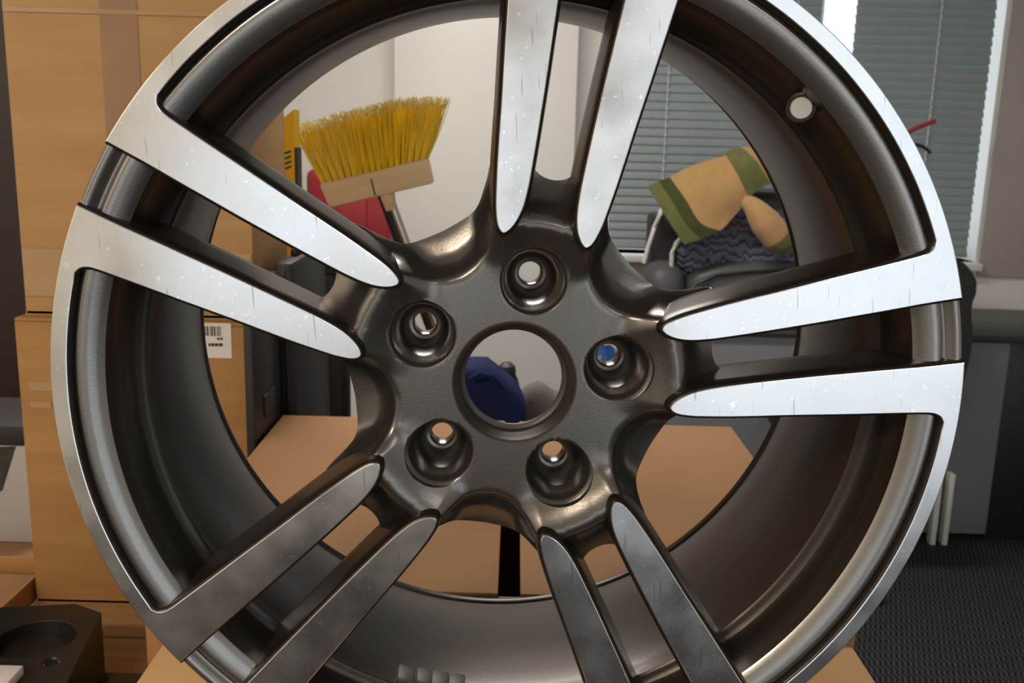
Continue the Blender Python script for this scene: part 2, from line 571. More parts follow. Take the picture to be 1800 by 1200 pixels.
WX0, WX1, WZ0, WZ1 = PY(1078, 250, YB).x, PY(1743, 225, YB).x, 0.95, 2.3
wall_with_hole('wall_back', X0 - .1, X1 + .1, YB, YB + .25, WX0, WX1, WZ0, WZ1)
struct(box('wall_left', (X0 - .1, YF, 0), (X0, YB, ZC), M_WALL))
struct(box('wall_right', (X1, YF, 0), (X1 + .1, YB, ZC), M_WALL))
ADDED_OPEN = [(-0.95, 0.30, 0.60, 1.50), (0.75, 2.60, 0.05, 2.15)]       # added behind the camera for reflections: a window and a glazed door
bm = bmesh.new()
xp = X0 - .1
for hx0, hx1, hz0, hz1 in ADDED_OPEN:
    box_bm(bm, (xp, YF - .2, 0), (hx0, YF, ZC))
    box_bm(bm, (hx0, YF - .2, hz1), (hx1, YF, ZC))
    box_bm(bm, (hx0, YF - .2, 0), (hx1, YF, hz0))
    xp = hx1
box_bm(bm, (xp, YF - .2, 0), (X1 + .1, YF, ZC))
struct(link('wall_front', bm_mesh(bm, 'wall_front'), M_WALL))


def window(name, x0, x1, y, z0, z1, bars):
    fr = struct(bpy.data.objects.new(name, None)); C.objects.link(fr)
    fr.matrix_local = Matrix.Translation(((x0 + x1) / 2, y, z0)); WM[fr.name] = fr.matrix_local.copy()
    t = 0.05
    for lo, hi in (((x0, y, z0), (x0 + t, y + .06, z1)), ((x1 - t, y, z0), (x1, y + .06, z1)),
                   ((x0 + t, y, z0), (x1 - t, y + .06, z0 + t)), ((x0 + t, y, z1 - t), (x1 - t, y + .06, z1))):
        box('window_frame', lo, hi, M_FRAME, fr, 0.004)
    xs = [x0 + t] + list(bars) + [x1 - t]
    for b in bars:
        box('mullion', (b - .016, y, z0 + t), (b + .016, y + .06, z1 - t), M_GREY, fr, 0.003)  # grey puts the backlit darkness of the frame into its colour
    for i in range(len(xs) - 1):
        box('pane', (xs[i] + (.016 if i else 0), y + .025, z0 + t), (xs[i + 1] - (.016 if i < len(xs) - 2 else 0), y + .031, z1 - t), M_GLASS, fr)
    return fr


mull_x = PY(1478, 30, YB + .17).x
window('window_1', WX0, WX1, YB + .15, WZ0, WZ1, [mull_x])
for n_, (hx0, hx1, hz0, hz1) in enumerate(ADDED_OPEN):
    window('window_%d' % (n_ + 2), hx0, hx1, YF - .12, hz0, hz1, [(hx0 + hx1) / 2])  # unseen openings, added to give the wheel light to reflect
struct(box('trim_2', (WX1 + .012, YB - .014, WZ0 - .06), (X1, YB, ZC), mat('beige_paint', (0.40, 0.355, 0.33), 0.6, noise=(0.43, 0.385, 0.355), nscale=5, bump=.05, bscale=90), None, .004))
struct(box('trim_1', (WX0 - .02, YB - .06, WZ0 - .03), (WX1 + .008, YB + .15, WZ0), M_FRAME, None, 0.006))


# added ceiling lamps: unseen LED panels placed to light the room
def added_ceiling_lamp(x, y, w, d, col, watts, label):
    t = thing('added_ceiling_lamp', label, 'lamp', (x, y, ZC - .05))
    box('housing', (x - w / 2, y - d / 2, ZC - .045), (x + w / 2, y + d / 2, ZC - .002), M_FRAME, t, 0.006)
    box('diffuser', (x - w / 2 + .02, y - d / 2 + .02, ZC - .052), (x + w / 2 - .02, y + d / 2 - .02, ZC - .046), emit('lamp_diffuser', col, 4.0), t)
    la = bpy.data.lights.new('lamp_light', 'AREA')
    la.shape = 'RECTANGLE'; la.size = w - .04; la.size_y = d - .04
    la.energy = watts; la.color = col
    lo = bpy.data.objects.new('lamp_light', la)
    C.objects.link(lo)
    lo.parent = t
    lo.location = (0, 0, -0.006)
    return t


added_ceiling_lamp(-1.25, -1.2, 1.2, 0.3, (1.0, 0.84, 0.64), LAMP_W * 2.1, 'added warm white rectangular ceiling lamp lighting the cardboard boxes')
added_ceiling_lamp(1.2, -1.6, 1.2, 0.3, (1.0, 0.97, 0.93), LAMP_W * .3, 'added neutral white rectangular ceiling lamp behind the camera')
added_ceiling_lamp(-0.3, 2.3, 1.2, 0.3, (1.0, 0.93, 0.84), LAMP_W * 1.5, 'added white rectangular ceiling lamp in front of the white cupboard')

# ------------------------------------------------------------------ the wheel
FIT_R = (0.21133, -0.03658, -0.0452)
FIT_T = (0.00157, 0.02583, 0.61566)
PH = 0.22433
rv = Vector(FIT_R)
RW = Matrix.Rotation(rv.length, 4, rv.normalized())
MW = CM @ Matrix.Diagonal((1, -1, -1, 1)) @ Matrix.Translation(FIT_T) @ RW      # wheel frame: x right, y down, z into the wheel
R_OUT = 0.2755
hub_w = MW @ Vector((0, 0, 0))
WHEEL_BOTTOM = min((MW @ Vector((R_OUT * math.cos(a), R_OUT * math.sin(a), z))).z for a in [i * .02 for i in range(315)] for z in (-.022, .19))
wheel = thing('alloy_wheel', 'scuffed gunmetal alloy wheel with bright machined twin spokes, standing on a cardboard box', 'wheel',
              (hub_w.x, hub_w.y + .05, WHEEL_BOTTOM))


def face_z(r):
    return -0.0200 - 0.0040 * (r - 0.093) / (0.2755 - 0.093)


# inner edge of a spoke (towards its twin) from rim to tip, and outer edge from tip to pocket corner (mm, pair coordinates)
IN_E = [(274.8, 20.0), (250, 19.4), (226, 18.2), (205, 17.3), (187, 16.5), (165, 15.8), (150, 15.4), (133, 15.1), (122, 15.1), (112, 15.7),
        (105, 16.9), (99.5, 18.8), (95.4, 21.2), (93.2, 23.4)]
TIP = (92.6, 24.7)
OUT_E = [(93.2, 26.4), (95.4, 28.3), (99, 29.9), (105, 31.5), (112, 32.8), (131, 35.5), (150, 37.7), (165, 39.3), (195, 42.9), (217, 45.4),
         (237, 47.7), (249, 49.2)]
CORNER = [(254.5, 50.4), (258.4, 53.0), (260.0, 57.0)]
edge_in = catmull(IN_E + [TIP], 5)
edge_out = catmull([TIP] + OUT_E, 5)
corner = catmull([OUT_E[-1]] + CORNER, 5)[1:]


def pair_xy(u, v, k, side):
    """pair coordinates (mm) -> wheel x, y (m); side +1 / -1 picks the twin"""
    a = PH - math.radians(72 * k)
    v = v * side
    return ((u * math.sin(a) + v * math.cos(a)) / 1000, (-u * math.cos(a) + v * math.sin(a)) / 1000)


def offset_poly(P, d):
    n = len(P)
    A = sum(P[i][0] * P[(i + 1) % n][1] - P[(i + 1) % n][0] * P[i][1] for i in range(n))
    s = 1 if A > 0 else -1
    out = []
    for i in range(n):
        (x0, y0), (x1, y1), (x2, y2) = P[i - 1], P[i], P[(i + 1) % n]
        e1 = Vector((x1 - x0, y1 - y0)).normalized(); e2 = Vector((x2 - x1, y2 - y1)).normalized()
        n1 = Vector((e1.y, -e1.x)) * s; n2 = Vector((e2.y, -e2.x)) * s
        b = n1 + n2
        if b.length < 1e-6:
            b = n1
        b.normalize()
        c = max(0.5, b.dot(n1))
        out.append((x1 + b.x * d / c, y1 + b.y * d / c))
    return out


def tri_cap(bm, vs):
    f = bm.faces.new(vs)
    return f


def loft_layers(name, layers, m, parent, mw, cap_first=True, cap_last=True, smooth=40):
    """layers: list of lists of 3D points of equal length"""
    n = len(layers[0])
    V = [p for l in layers for p in l]
    F = []
    for i in range(len(layers) - 1):
        for j in range(n):
            k = (j + 1) % n
            F.append((i * n + j, i * n + k, (i + 1) * n + k, (i + 1) * n + j))
    if cap_first:
        F.append(tuple(range(n)))
    if cap_last:
        F.append(tuple((len(layers) - 1) * n + j for j in range(n)))
    return mk(name, V, F, m, parent, mw, smooth)


def ang(p):
    return math.atan2(p[1], p[0])


for k in range(5):
    # one machined piece: the '+' spoke of pair k+1 ... wraps round the pocket to the '-' spoke of pair k (rotating the same way)
    A = [pair_xy(u, v, k, -1) for u, v in edge_in + edge_out[1:] + corner]          # '-' spoke of pair k
    B = [pair_xy(u, v, k + 1, 1) for u, v in edge_in + edge_out[1:] + corner]        # '+' spoke of pair k+1
    a0, a1 = ang(A[-1]), ang(B[-1])
    while a1 - a0 > math.pi: a1 -= 2 * math.pi
    while a1 - a0 < -math.pi: a1 += 2 * math.pi
    RI = 0.2660
    arc_in = [(RI * math.cos(a0 + (a1 - a0) * i / 40), RI * math.sin(a0 + (a1 - a0) * i / 40)) for i in range(1, 40)]
    b0, b1 = ang(B[0]), ang(A[0])
    while b1 - b0 > math.pi: b1 -= 2 * math.pi
    while b1 - b0 < -math.pi: b1 += 2 * math.pi
    arc_out = [(R_OUT * math.cos(b0 + (b1 - b0) * i / 60), R_OUT * math.sin(b0 + (b1 - b0) * i / 60)) for i in range(1, 60)]
    poly = A + arc_in + B[::-1] + arc_out
    def lay(d, dz):
        q = offset_poly(poly, d)
        return [(x, y, face_z(math.hypot(px_, py_)) + dz) for (x, y), (px_, py_) in zip(q, poly)]
    def clampr(l, rmax):
        o = []
        for x, y, z in l:
            r = math.hypot(x, y)
            o.append((x * rmax / r, y * rmax / r, z) if r > rmax else (x, y, z))
        return o
    loft_layers('machined_face', [lay(-0.0007, 0), lay(-0.0002, 0.0002), lay(0, 0.0009)], M_MACH, wheel, MW, True, True, 20)
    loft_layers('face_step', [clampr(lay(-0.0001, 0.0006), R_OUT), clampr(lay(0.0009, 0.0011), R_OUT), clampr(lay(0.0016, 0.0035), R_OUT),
                              clampr(lay(0.0024, 0.0085), R_OUT)], M_BODY_SHADED, wheel, MW, False, False, 50)

for k in range(5):
    for side in (-1, 1):
        pts = edge_in[3:] + edge_out[1:]
        pts = [(u, v) for u, v in pts if u < 262]
        poly = [pair_xy(u, v, k, side) for u, v in pts]
        def lay2(d, z):
            q = offset_poly(poly, d)
            return [(x, y, z) for (x, y) in q]
        base = [math.hypot(x, y) for x, y in poly]
        l0 = [(x, y, face_z(r) + .0010) for (x, y), r in zip(offset_poly(poly, -0.0003), base)]
        l1 = [(x, y, face_z(r) + .0012) for (x, y), r in zip(offset_poly(poly, 0.0008), base)]
        l2 = [(x, y, face_z(r) + .0040) for (x, y), r in zip(offset_poly(poly, 0.0015), base)]
        loft_layers('spoke', [l0, l1, l2, lay2(0.0022, -0.006), lay2(0.0034, 0.010), lay2(0.0034, 0.018), lay2(0.001, 0.024)], M_BODY_SHADED, wheel, MW, True, True, 32)

# rim barrel: closed lathe section (r, z)
front = [(R_OUT - .0004, -.0200), (.2742, -.0212), (.2715, -.0214), (.2690, -.0200), (.2668, -.0178), (.2655, -.0172), (.2642, -.0178), (.2625, -.0192), (.2600, -.0196),
         (.2560, -.0188), (.2515, -.0168), (.2488, -.0150), (.2474, -.0138)]
inside_a = [(.2474, -.0138), (.2472, -.0110), (.2468, -.006), (.2458, .000), (.2436, .006), (.2408, .0112), (.2388, .0140)]
inside_b = [(.2388, .0140), (.2362, .0160), (.2338, .0172), (.2324, .0184)]
inside_c = [(.2324, .0184), (.2318, .024), (.2304, .034), (.2295, .050), (.2294, .080), (.2312, .110), (.2345, .140), (.2390, .165), (.2425, .1795)]
inside_d = [(.2425, .1795), (.2438, .1812), (.2456, .1818), (.2456, .1850), (.2436, .1860), (.2428, .1880), (.2428, .1910)]
inside = inside_a + inside_b[1:] + inside_c[1:] + inside_d[1:]
outer = [(.2440, .1935), (.2700, .1960), (.2745, .1900), (.2720, .1820), (.2600, .1780), (.2560, .150), (.2480, .125), (.2360, .085), (.2360, .050), (.2480, .022),
         (.2580, .010), (.2590, .000), (.2620, -.006), (.2600, -.0125), (.2490, -.0138)]
lip = lathe('rim_lip', catmull(front, 4) + [(.2490, -.0120), (.2640, -.0100), (.2740, -.0140), (R_OUT, -.0165)], M_BODY_LIT, wheel, MW, 288, True, 30)
barrel = lathe('rim_barrel', catmull(inside_a, 3) + catmull(inside_b, 3)[1:] + catmull(inside_c, 3)[1:] + inside_d[1:] + outer, M_BODY_SHADED, wheel, MW, 288, True, 24)


# hub: height field in the wheel plane, five-fold symmetric
def hub_z(r, th):
    arm = interp([36, 60, 74, 86, 95, 100.5, 105, 110, 116, 122, 130, 145], [0, 0, -.8, -5.5, -10.6, -12.4, -11.0, -5.5, 1.0, 5.0, 8.5, 11], r)
    t = min(max((th - 15) / 11, 0), 1); t = t * t * (3 - 2 * t)
    base = arm * (1 - t)
    Rr = interp([13, 16, 18.6, 21, 25, 30, 36], [150, 112, 97.5, 90, 82, 77.5, 75.8], th)
    d = r - Rr
    drop = interp([-5, -1.5, 1, 4, 8, 15, 30], [0, .7, 2.8, 7.0, 11.6, 16.4, 20.5], d)
    return (base + drop) / 1000


def hub_rout(th):
    if th < 6.2:
        v = 127.5 * math.sin(math.radians(th)); R = 14.6
        return (127.5 + (R - math.sqrt(max(R * R - v * v, 0))) * 0.9) / 1000
    return interp([6.2, 8, 15, 16.5, 18, 19.5, 21.5, 24, 28, 32, 36], [141, 142, 142, 135, 126, 119.5, 112.5, 108, 105.2, 103.8, 103.2], th) / 1000


NT, NR = 60, 46
ths, cols = [], []
for k in range(5):
    for i in range(NT):
        ths.append((k, i))
V, F = [], []
nth = 5 * NT
R_BORE = 0.0388
for k, i in ths:
    ph = 72.0 * i / NT
    fold = ph if ph <= 36 else 72 - ph
    a = PH - math.radians(72 * k) - math.radians(ph)
    ro = hub_rout(fold)
    for j in range(NR + 1):
        t = j / NR
        r = R_BORE + (ro - R_BORE) * t
        V.append((r * math.sin(a), -r * math.cos(a), hub_z(r * 1000, fold)))
    ez = hub_z(ro * 1000, fold)
    for rr, zz in ((ro - .0004, ez + .0025), (ro * 0.94, max(.03, ez + .008)), (ro * 0.80, .052), (.0450, .052)):
        V.append((rr * math.sin(a), -rr * math.cos(a), zz))
K = NR + 5
for c in range(nth):
    d = (c + 1) % nth
    for j in range(K):
        F.append((c * K + j, c * K + (j + 1) % K, d * K + (j + 1) % K, d * K + j))
hub_tmp = mk('hub_tmp', V, F, M_BODY)
cv, cf = [], []
lug_prof = [(.0001, -.02), (.0235, -.02), (.0226, -.0012), (.0208, .0002), (.0198, .0016), (.0192, .004), (.0186, .010), (.0178, .022), (.0150, .0300), (.0112, .0345),
            (.0102, .0352), (.0102, .0372), (.0082, .0378), (.0074, .0390), (.0074, .075), (.0001, .075)]
for k in range(5):
    a = PH - math.radians(72 * k)
    c = (0.065 * math.sin(a), -0.065 * math.cos(a))
    v, f = cutter_vf(lug_prof)
    o = len(cv)
    cv += [(x + c[0], y + c[1], z) for x, y, z in v]
    cf += [tuple(q + o for q in ff) for ff in f]
cut = mk('cut_tmp', cv, cf, M_BODY)
md = hub_tmp.modifiers.new('cut', 'BOOLEAN')
md.operation = 'DIFFERENCE'; md.solver = 'EXACT'; md.object = cut
dg = bpy.context.evaluated_depsgraph_get()
hub_me = bpy.data.meshes.new_from_object(hub_tmp.evaluated_get(dg))
bpy.data.objects.remove(hub_tmp); bpy.data.objects.remove(cut)
hub = link('hub', hub_me, M_BODY, wheel, MW, 38)
bore = lathe('center_bore_ring', [(.0400, .0008), (.0393, -.0003), (.0386, -.0003), (.0381, .0004), (.0378, .0020), (.0366, .0050), (.0340, .0120), (.0322, .0132), (.0313, .0134),
                                  (.0311, .0140), (.0311, .0155), (.0330, .0210), (.0420, .0500), (.0440, .0500), (.0395, .0080)],
             mat('bore_paint', (0.070, 0.062, 0.056), 0.45, metal=0.6, noise=(0.060, 0.053, 0.048), nscale=400, bump=.04, bscale=500), wheel, MW, 96, True, 35)

# valve in the barrel wall, wheel weights on the barrel
vp = MW.inverted() @ Vector((0, 0, CAM_H))


def wheel_ray(px, py, r_target_fn):
    """walk along the pixel's ray in wheel space until it leaves the barrel surface"""
    d = (MW.to_3x3().inverted() @ ray(px, py)).normalized()
    s = (-.02 - vp.z) / d.z
    while s < 3:
        p = vp + d * s
        if math.hypot(p.x, p.y) >= r_target_fn(p.z):
            return p
        s += .0004
    return p


def barrel_r(z):
    prof = [q for q in inside if q[1] < .180]
    return interp([q[1] for q in prof], [q[0] for q in prof], z)


vpos = wheel_ray(1409, 184, barrel_r)
inw = Vector((-vpos.x, -vpos.y, 0)).normalized()
vax = (inw * 0.42 + Vector((0, 0, -1)) * 0.90).normalized()
vpos = vpos + vax * .006
VM = MW @ Matrix.Translation(vpos) @ vax.to_track_quat('Z', 'Y').to_matrix().to_4x4()
vs = solid_lathe('valve_collar', [(.0001, -.008), (.0092, -.008), (.0092, .0008), (.0084, .0016), (.0072, .0016), (.0072, .0004), (.0001, .0004)], M_BODY, wheel, VM, 40, 30)
solid_lathe('valve_plug', [(.0001, -.001), (.0064, -.001), (.0066, .0016), (.0060, .0024), (.0001, .0024)], M_BORE, vs, VM, 40, 30)
for i, px in enumerate((712, 745, 772, 802)):
    wp = wheel_ray(px, 1190 + i * 4.5, barrel_r)
    inw = Vector((-wp.x, -wp.y, 0)).normalized()
    zax = Vector((0, 0, 1)); xax = inw.cross(zax).normalized() * -1
    mm = Matrix((( xax.x, zax.x, inw.x, wp.x), (xax.y, zax.y, inw.y, wp.y), (xax.z, zax.z, inw.z, wp.z), (0, 0, 0, 1)))
    box('wheel_weight', (-.0058, -.009, -.001), (.0058, .009, .0038), M_LEAD, wheel, .0008, MW @ mm)

ca = math.atan2(-(0.2428), -0.022)
cpz = (MW.to_3x3().inverted() @ ray(800, 28)).normalized()
q_ = vp + cpz * ((.189 - vp.z) / cpz.z)
inw = Vector((-q_.x, -q_.y, 0)).normalized(); zax = Vector((0, 0, 1)); xax = zax.cross(inw).normalized()
mm = Matrix(((xax.x, inw.x, zax.x, q_.x), (xax.y, inw.y, zax.y, q_.y), (xax.z, inw.z, zax.z, q_.z), (0, 0, 0, 1)))
box('clip_weight', (-.008, -.004, -.008), (.008, .003, .004), M_BLACK, wheel, .001, MW @ mm)

# ------------------------------------------------------------------ workbench and boxes
BZ = 0.74
bench = thing('workbench', 'wooden topped workbench under the cardboard boxes', 'workbench', (-.45, 1.1, 0))
for i in range(4):
    y0 = .48 + i * .365
    box('plank', (-1.6, y0, BZ - .04), (.30, y0 + .362, BZ), M_WOODTOP, bench, .003)
for x in (-1.52, .22):
    for y in (.55, 1.88):
        box('leg', (x - .03, y - .03, 0), (x + .03, y + .03, BZ - .04), M_STEEL, bench, .003)
for y in (.55, 1.88):
    box('rail', (-1.49, y - .015, BZ - .11), (.19, y + .015, BZ - .04), M_STEEL, bench, .002)


def carton(name, lo, hi, m, label, group=None, flaps='x', gap=.004, rotz=0.0, tape=None):
    """a closed cardboard box: four walls and floor as body, two top flaps meeting in a gap"""
    t = thing(name, label, 'box', ((lo[0] + hi[0]) / 2, (lo[1] + hi[1]) / 2, lo[2]), group)
    c = Vector(((lo[0] + hi[0]) / 2, (lo[1] + hi[1]) / 2, 0))
    mw = Matrix.Translation(c) @ Matrix.Rotation(rotz, 4, 'Z') @ Matrix.Translation(-c)
    th = .005
    bm = bmesh.new()
    box_bm(bm, (lo[0], lo[1], lo[2]), (hi[0], hi[1], lo[2] + th))
    box_bm(bm, (lo[0], lo[1], lo[2]), (hi[0], lo[1] + th, hi[2] - th), .0015)
    box_bm(bm, (lo[0], hi[1] - th, lo[2]), (hi[0], hi[1], hi[2] - th), .0015)
    box_bm(bm, (lo[0], lo[1] + th, lo[2]), (lo[0] + th, hi[1] - th, hi[2] - th), .0015)
    box_bm(bm, (hi[0] - th, lo[1] + th, lo[2]), (hi[0], hi[1] - th, hi[2] - th), .0015)
    link('body', bm_mesh(bm, 'body'), m, t, mw, 40)
    if flaps == 'x':
        xm = gap[0] if isinstance(gap, tuple) else c.x
        g = gap[1] if isinstance(gap, tuple) else gap
        box('flap', (lo[0], lo[1], hi[2] - th), (xm - g / 2, hi[1], hi[2]), m, t, .0018, mw)
        box('flap', (xm + g / 2, lo[1], hi[2] - th), (hi[0], hi[1], hi[2]), m, t, .0018, mw)
    else:
        box('flap', (lo[0], lo[1], hi[2] - th), (hi[0], c.y - gap / 2, hi[2]), m, t, .0018, mw)
        box('flap', (lo[0], c.y + gap / 2, hi[2] - th), (hi[0], hi[1], hi[2]), m, t, .0018, mw)
    return t, mw


AZ = WHEEL_BOTTOM
carton('cardboard_box', (-.288, .50, BZ), (.303, .795, AZ), M_CARD1, 'brown cardboard box that the alloy wheel stands on', flaps='y')
g0 = PZ(896, 990, 1.02).x
carton('cardboard_box', (-.322, .803, BZ), (.314, 1.335, 1.02), M_CARD3, 'wide cardboard box behind the alloy wheel with a dark gap between its top flaps', gap=(g0, .0195))

# stack on the left
SY = 1.30
sx0, sx1 = PY(44, 800, SY).x, PY(446, 700, SY).x
lz1 = PY(60, 559, SY).z
bl, bmw = carton('cardboard_box', (sx0, SY, BZ), (sx1, SY + .30, lz1), M_CARD2, 'lower cardboard box of the stack, with a white barcode label', 'stacked cardboard boxes', flaps='y')
UY = SY + .025
ux0, ux1 = PY(22, 250, UY).x, PY(444, 430, UY).x
up, umw = carton('cardboard_box', (ux0, UY, lz1), (ux1, UY + .20, lz1 + .62), M_CARD1, 'upper cardboard box of the stack, with a brown tape stripe', 'stacked cardboard boxes', flaps='y')
tx0, tx1 = PY(180, 110, UY).x, PY(246, 110, UY).x
box('packing_tape', (tx0, UY - .0012, lz1 + .01), (tx1, UY - .0002, lz1 + .615), M_TAPE, up)
hz0, hz1 = PY(80, 520, UY).z, PY(80, 437, UY).z
for z0, z1 in ((hz0, hz1), (PY(80, 22, UY).z, PY(80, 14, UY).z)):
    box('clear_tape', (ux0 + .002, UY - .0020, z0), (ux1 - .002, UY - .0013, z1), M_CLEARTAPE, up)
l0, l1 = PY(352, 628, SY), PY(406, 568, SY)
lab = box('barcode_label', (l0.x, SY - .0010, l0.z), (l1.x, SY - .0003, l1.z), M_LABEL, bl)
bm = bmesh.new()
random.seed(11)
x = PY(356, 580, SY).x
xe = PY(388, 580, SY).x
zb0, zb1 = PY(370, 590, SY).z, PY(370, 573, SY).z
while x < xe:
    w_ = random.choice((.0009, .0015, .0022))
    box_bm(bm, (x, SY - .0013, zb0), (x + w_, SY - .0009, zb1))
    x += w_ + random.choice((.0009, .0013, .0019))
for (xa, xb, ya, yb) in ((382, 385, 593, 597), (386, 388, 593, 597), (389, 392, 593, 597), (367, 371, 603, 608), (372, 377, 603, 608), (378, 384, 603, 608), (385, 392, 603, 608)):
    a_, b_ = PY(xa, yb, SY), PY(xb, ya, SY)
    box_bm(bm, (a_.x, SY - .0013, a_.z), (b_.x, SY - .0009, b_.z))
link('barcode_print', bm_mesh(bm, 'barcode_print'), M_INK, lab)
for (xa, xb, ya, yb) in ((52, 96, 672, 686), (55, 90, 706, 716)):
    a_, b_ = PY(xa, yb, SY), PY(xb, ya, SY)
    box('clear_tape', (a_.x, SY - .0012, a_.z), (b_.x, SY - .0003, b_.z), M_CLEARTAPE, bl)

# ------------------------------------------------------------------ things on the bench, left
# black machined block with a round recess
bt = BZ + .085
c0 = PZ(178, 1076, bt); c1 = PZ(132, 1061, bt); c2 = PZ(118, 1198, bt)
e = (c0 - c2); e.z = 0; e.normalize()
perp = Vector((-e.y, e.x, 0))
blk = thing('machined_block', 'black machined metal block with a round recess beside the cardboard stack', 'block', (c0.x - .1, c0.y - .08, BZ))
n_front = c0 - e * .17
outl = [n_front, c0, c1, c1 + perp * .16 + e * .003, n_front + perp * .19]
oc = PZ(62, 1122, bt)
R_REC = .044
bm = bmesh.new()
vt_ = [bm.verts.new((p.x, p.y, bt)) for p in outl]
vb_ = [bm.verts.new((p.x, p.y, BZ)) for p in outl]
for i in range(len(outl)):
    j = (i + 1) % len(outl)
    bm.faces.new((vt_[i], vt_[j], vb_[j], vb_[i]))
bm.faces.new(vb_)
bm.faces.new(vt_)
me = bm_mesh(bm, 'blk_tmp')
tmp = link('blk_tmp', me, M_ANOD)
cv, cf = [], []
hc = PZ(90, 1163, bt)
for (cc, prof) in ((oc, [(.0001, bt + .02), (R_REC + .002, bt + .02), (R_REC + .0012, bt), (R_REC, bt - .0012), (R_REC, bt - .016), (.0001, bt - .016)]),
                   (hc, [(.0001, bt + .02), (.0105, bt + .02), (.0098, bt), (.0090, bt - .001), (.0090, bt - .05), (.0001, bt - .05)])):
    v, f = cutter_vf(prof)
    o_ = len(cv)
    cv += [(x_ + cc.x, y_ + cc.y, z_) for x_, y_, z_ in v]
    cf += [tuple(q + o_ for q in ff) for ff in f]
cut = mk('cut_tmp', cv, cf, M_ANOD)
md = tmp.modifiers.new('cut', 'BOOLEAN'); md.operation = 'DIFFERENCE'; md.solver = 'EXACT'; md.object = cut
dg = bpy.context.evaluated_depsgraph_get()
bme = bpy.data.meshes.new_from_object(tmp.evaluated_get(dg))
bpy.data.objects.remove(tmp); bpy.data.objects.remove(cut)
link('block_body', bme, M_ANOD, blk, None, 30)
solid_lathe('bushing', [(.0001, bt - .030), (.0086, bt - .030), (.0086, bt - .002), (.0072, bt - .002), (.0072, bt - .02), (.0001, bt - .02)], M_CHROME, blk,
            Matrix.Translation((hc.x, hc.y, 0)), 32)
# small white tab lying on the block, small black foot block beside it
wp = PZ(8, 1192, bt)
tag(box('paper_tab', (wp.x - .04, wp.y - .03, bt), (wp.x + .018, wp.y + .008, bt + .012), M_LABEL, None, .002), 'small white foam tab lying on the black machined block', 'tab')
fb = PZ(222, 1190, BZ + .03)
t = thing('clamp_foot', 'small black metal clamp foot on the bench between block and cardboard', 'clamp', (fb.x, fb.y, BZ))
box('foot', (fb.x - .030, fb.y - .06, BZ), (fb.x + .024, fb.y + .012, BZ + .03), M_ANOD, t, .003)
solid_lathe('knob', [(.0001, 0), (.010, 0), (.011, .003), (.010, .009), (.0001, .010)], M_ANOD, t, Matrix.Translation((fb.x, fb.y - .03, BZ + .03)), 24)

# grey-white carton with black panel, and an open cardboard box in front of it
wc = thing('printed_carton', 'grey-white carton with a black printed panel at the left of the bench', 'carton', (-.95, 1.62, BZ))
wy = 1.50
wx1 = PY(72, 850, wy).x
wzt = PY(40, 752, wy).z
box('body', (wx1 - .34, wy, BZ), (wx1, wy + .16, wzt), M_PAPERW, wc, .004)
q = [PY(-60, 786, wy), PY(28, 784, wy), PY(4, 862, wy), PY(-60, 880, wy)]
prism('black_panel', [(p.x, p.z) for p in q], wy - .0012, wy - .0002, M_INK, wc, axis='y')
box('lid', (wx1 - .343, wy - .003, wzt - .03), (wx1 + .003, wy + .163, wzt + .004), M_CHAR, wc, .003)
ob = thing('open_box', 'small open cardboard box between printed carton and black block', 'box', (-.78, 1.38, BZ))
oy0, oy1 = 1.205, 1.37
ox1 = sx0 - .006
ozt = PY(60, 978, oy1).z
th = .004
box('wall', (ox1 - .30, oy1 - th, BZ), (ox1, oy1, ozt), M_CARD2, ob, .001)
box('wall', (ox1 - .30, oy0, BZ), (ox1, oy0 + th, ozt - .012), M_CARD2, ob, .001)
box('wall', (ox1 - th, oy0 + th, BZ), (ox1, oy1 - th, ozt - .004), M_CARD2, ob, .001)
box('wall', (ox1 - .30, oy0 + th, BZ), (ox1 - .30 + th, oy1 - th, ozt - .004), M_CARD2, ob, .001)
box('insert', (ox1 - .29, oy0 + .01, BZ), (ox1 - .008, oy1 - .01, ozt - .022), M_CARD3, ob, .002)

# black and charcoal flat cases and a canister between stack and wheel
def leaning(name, px0, px1, py_top, y0, y1, lean, m, label, parts=True):
    x0 = PY(px0, 640, y0).x; x1 = PY(px1, 640, y0).x; z1 = PY((px0 + px1) / 2, py_top, y0).z
    t = thing(name, label, 'case', ((x0 + x1) / 2, (y0 + y1) / 2, BZ), 'black cases beside the cardboard stack')
    mw = Matrix.Translation(((x0 + x1) / 2, y0, BZ)) @ Matrix.Rotation(lean, 4, 'Y')
    w = (x1 - x0) / 2
    h = z1 - BZ
    sh = abs(math.sin(lean)) * w
    box('shell', (-w, 0, sh), (w, y1 - y0, h), m, t, .006, mw)
    box('seam', (-.003, -.0015, sh + .01), (.003, 0.0, h - .01), M_BLACK, t, .0005, mw)
    box('handle', (-w * .4, (y1 - y0) * .3, h - .001), (w * .4, (y1 - y0) * .7, h + .012), M_BLACK, t, .004, mw)
    return t


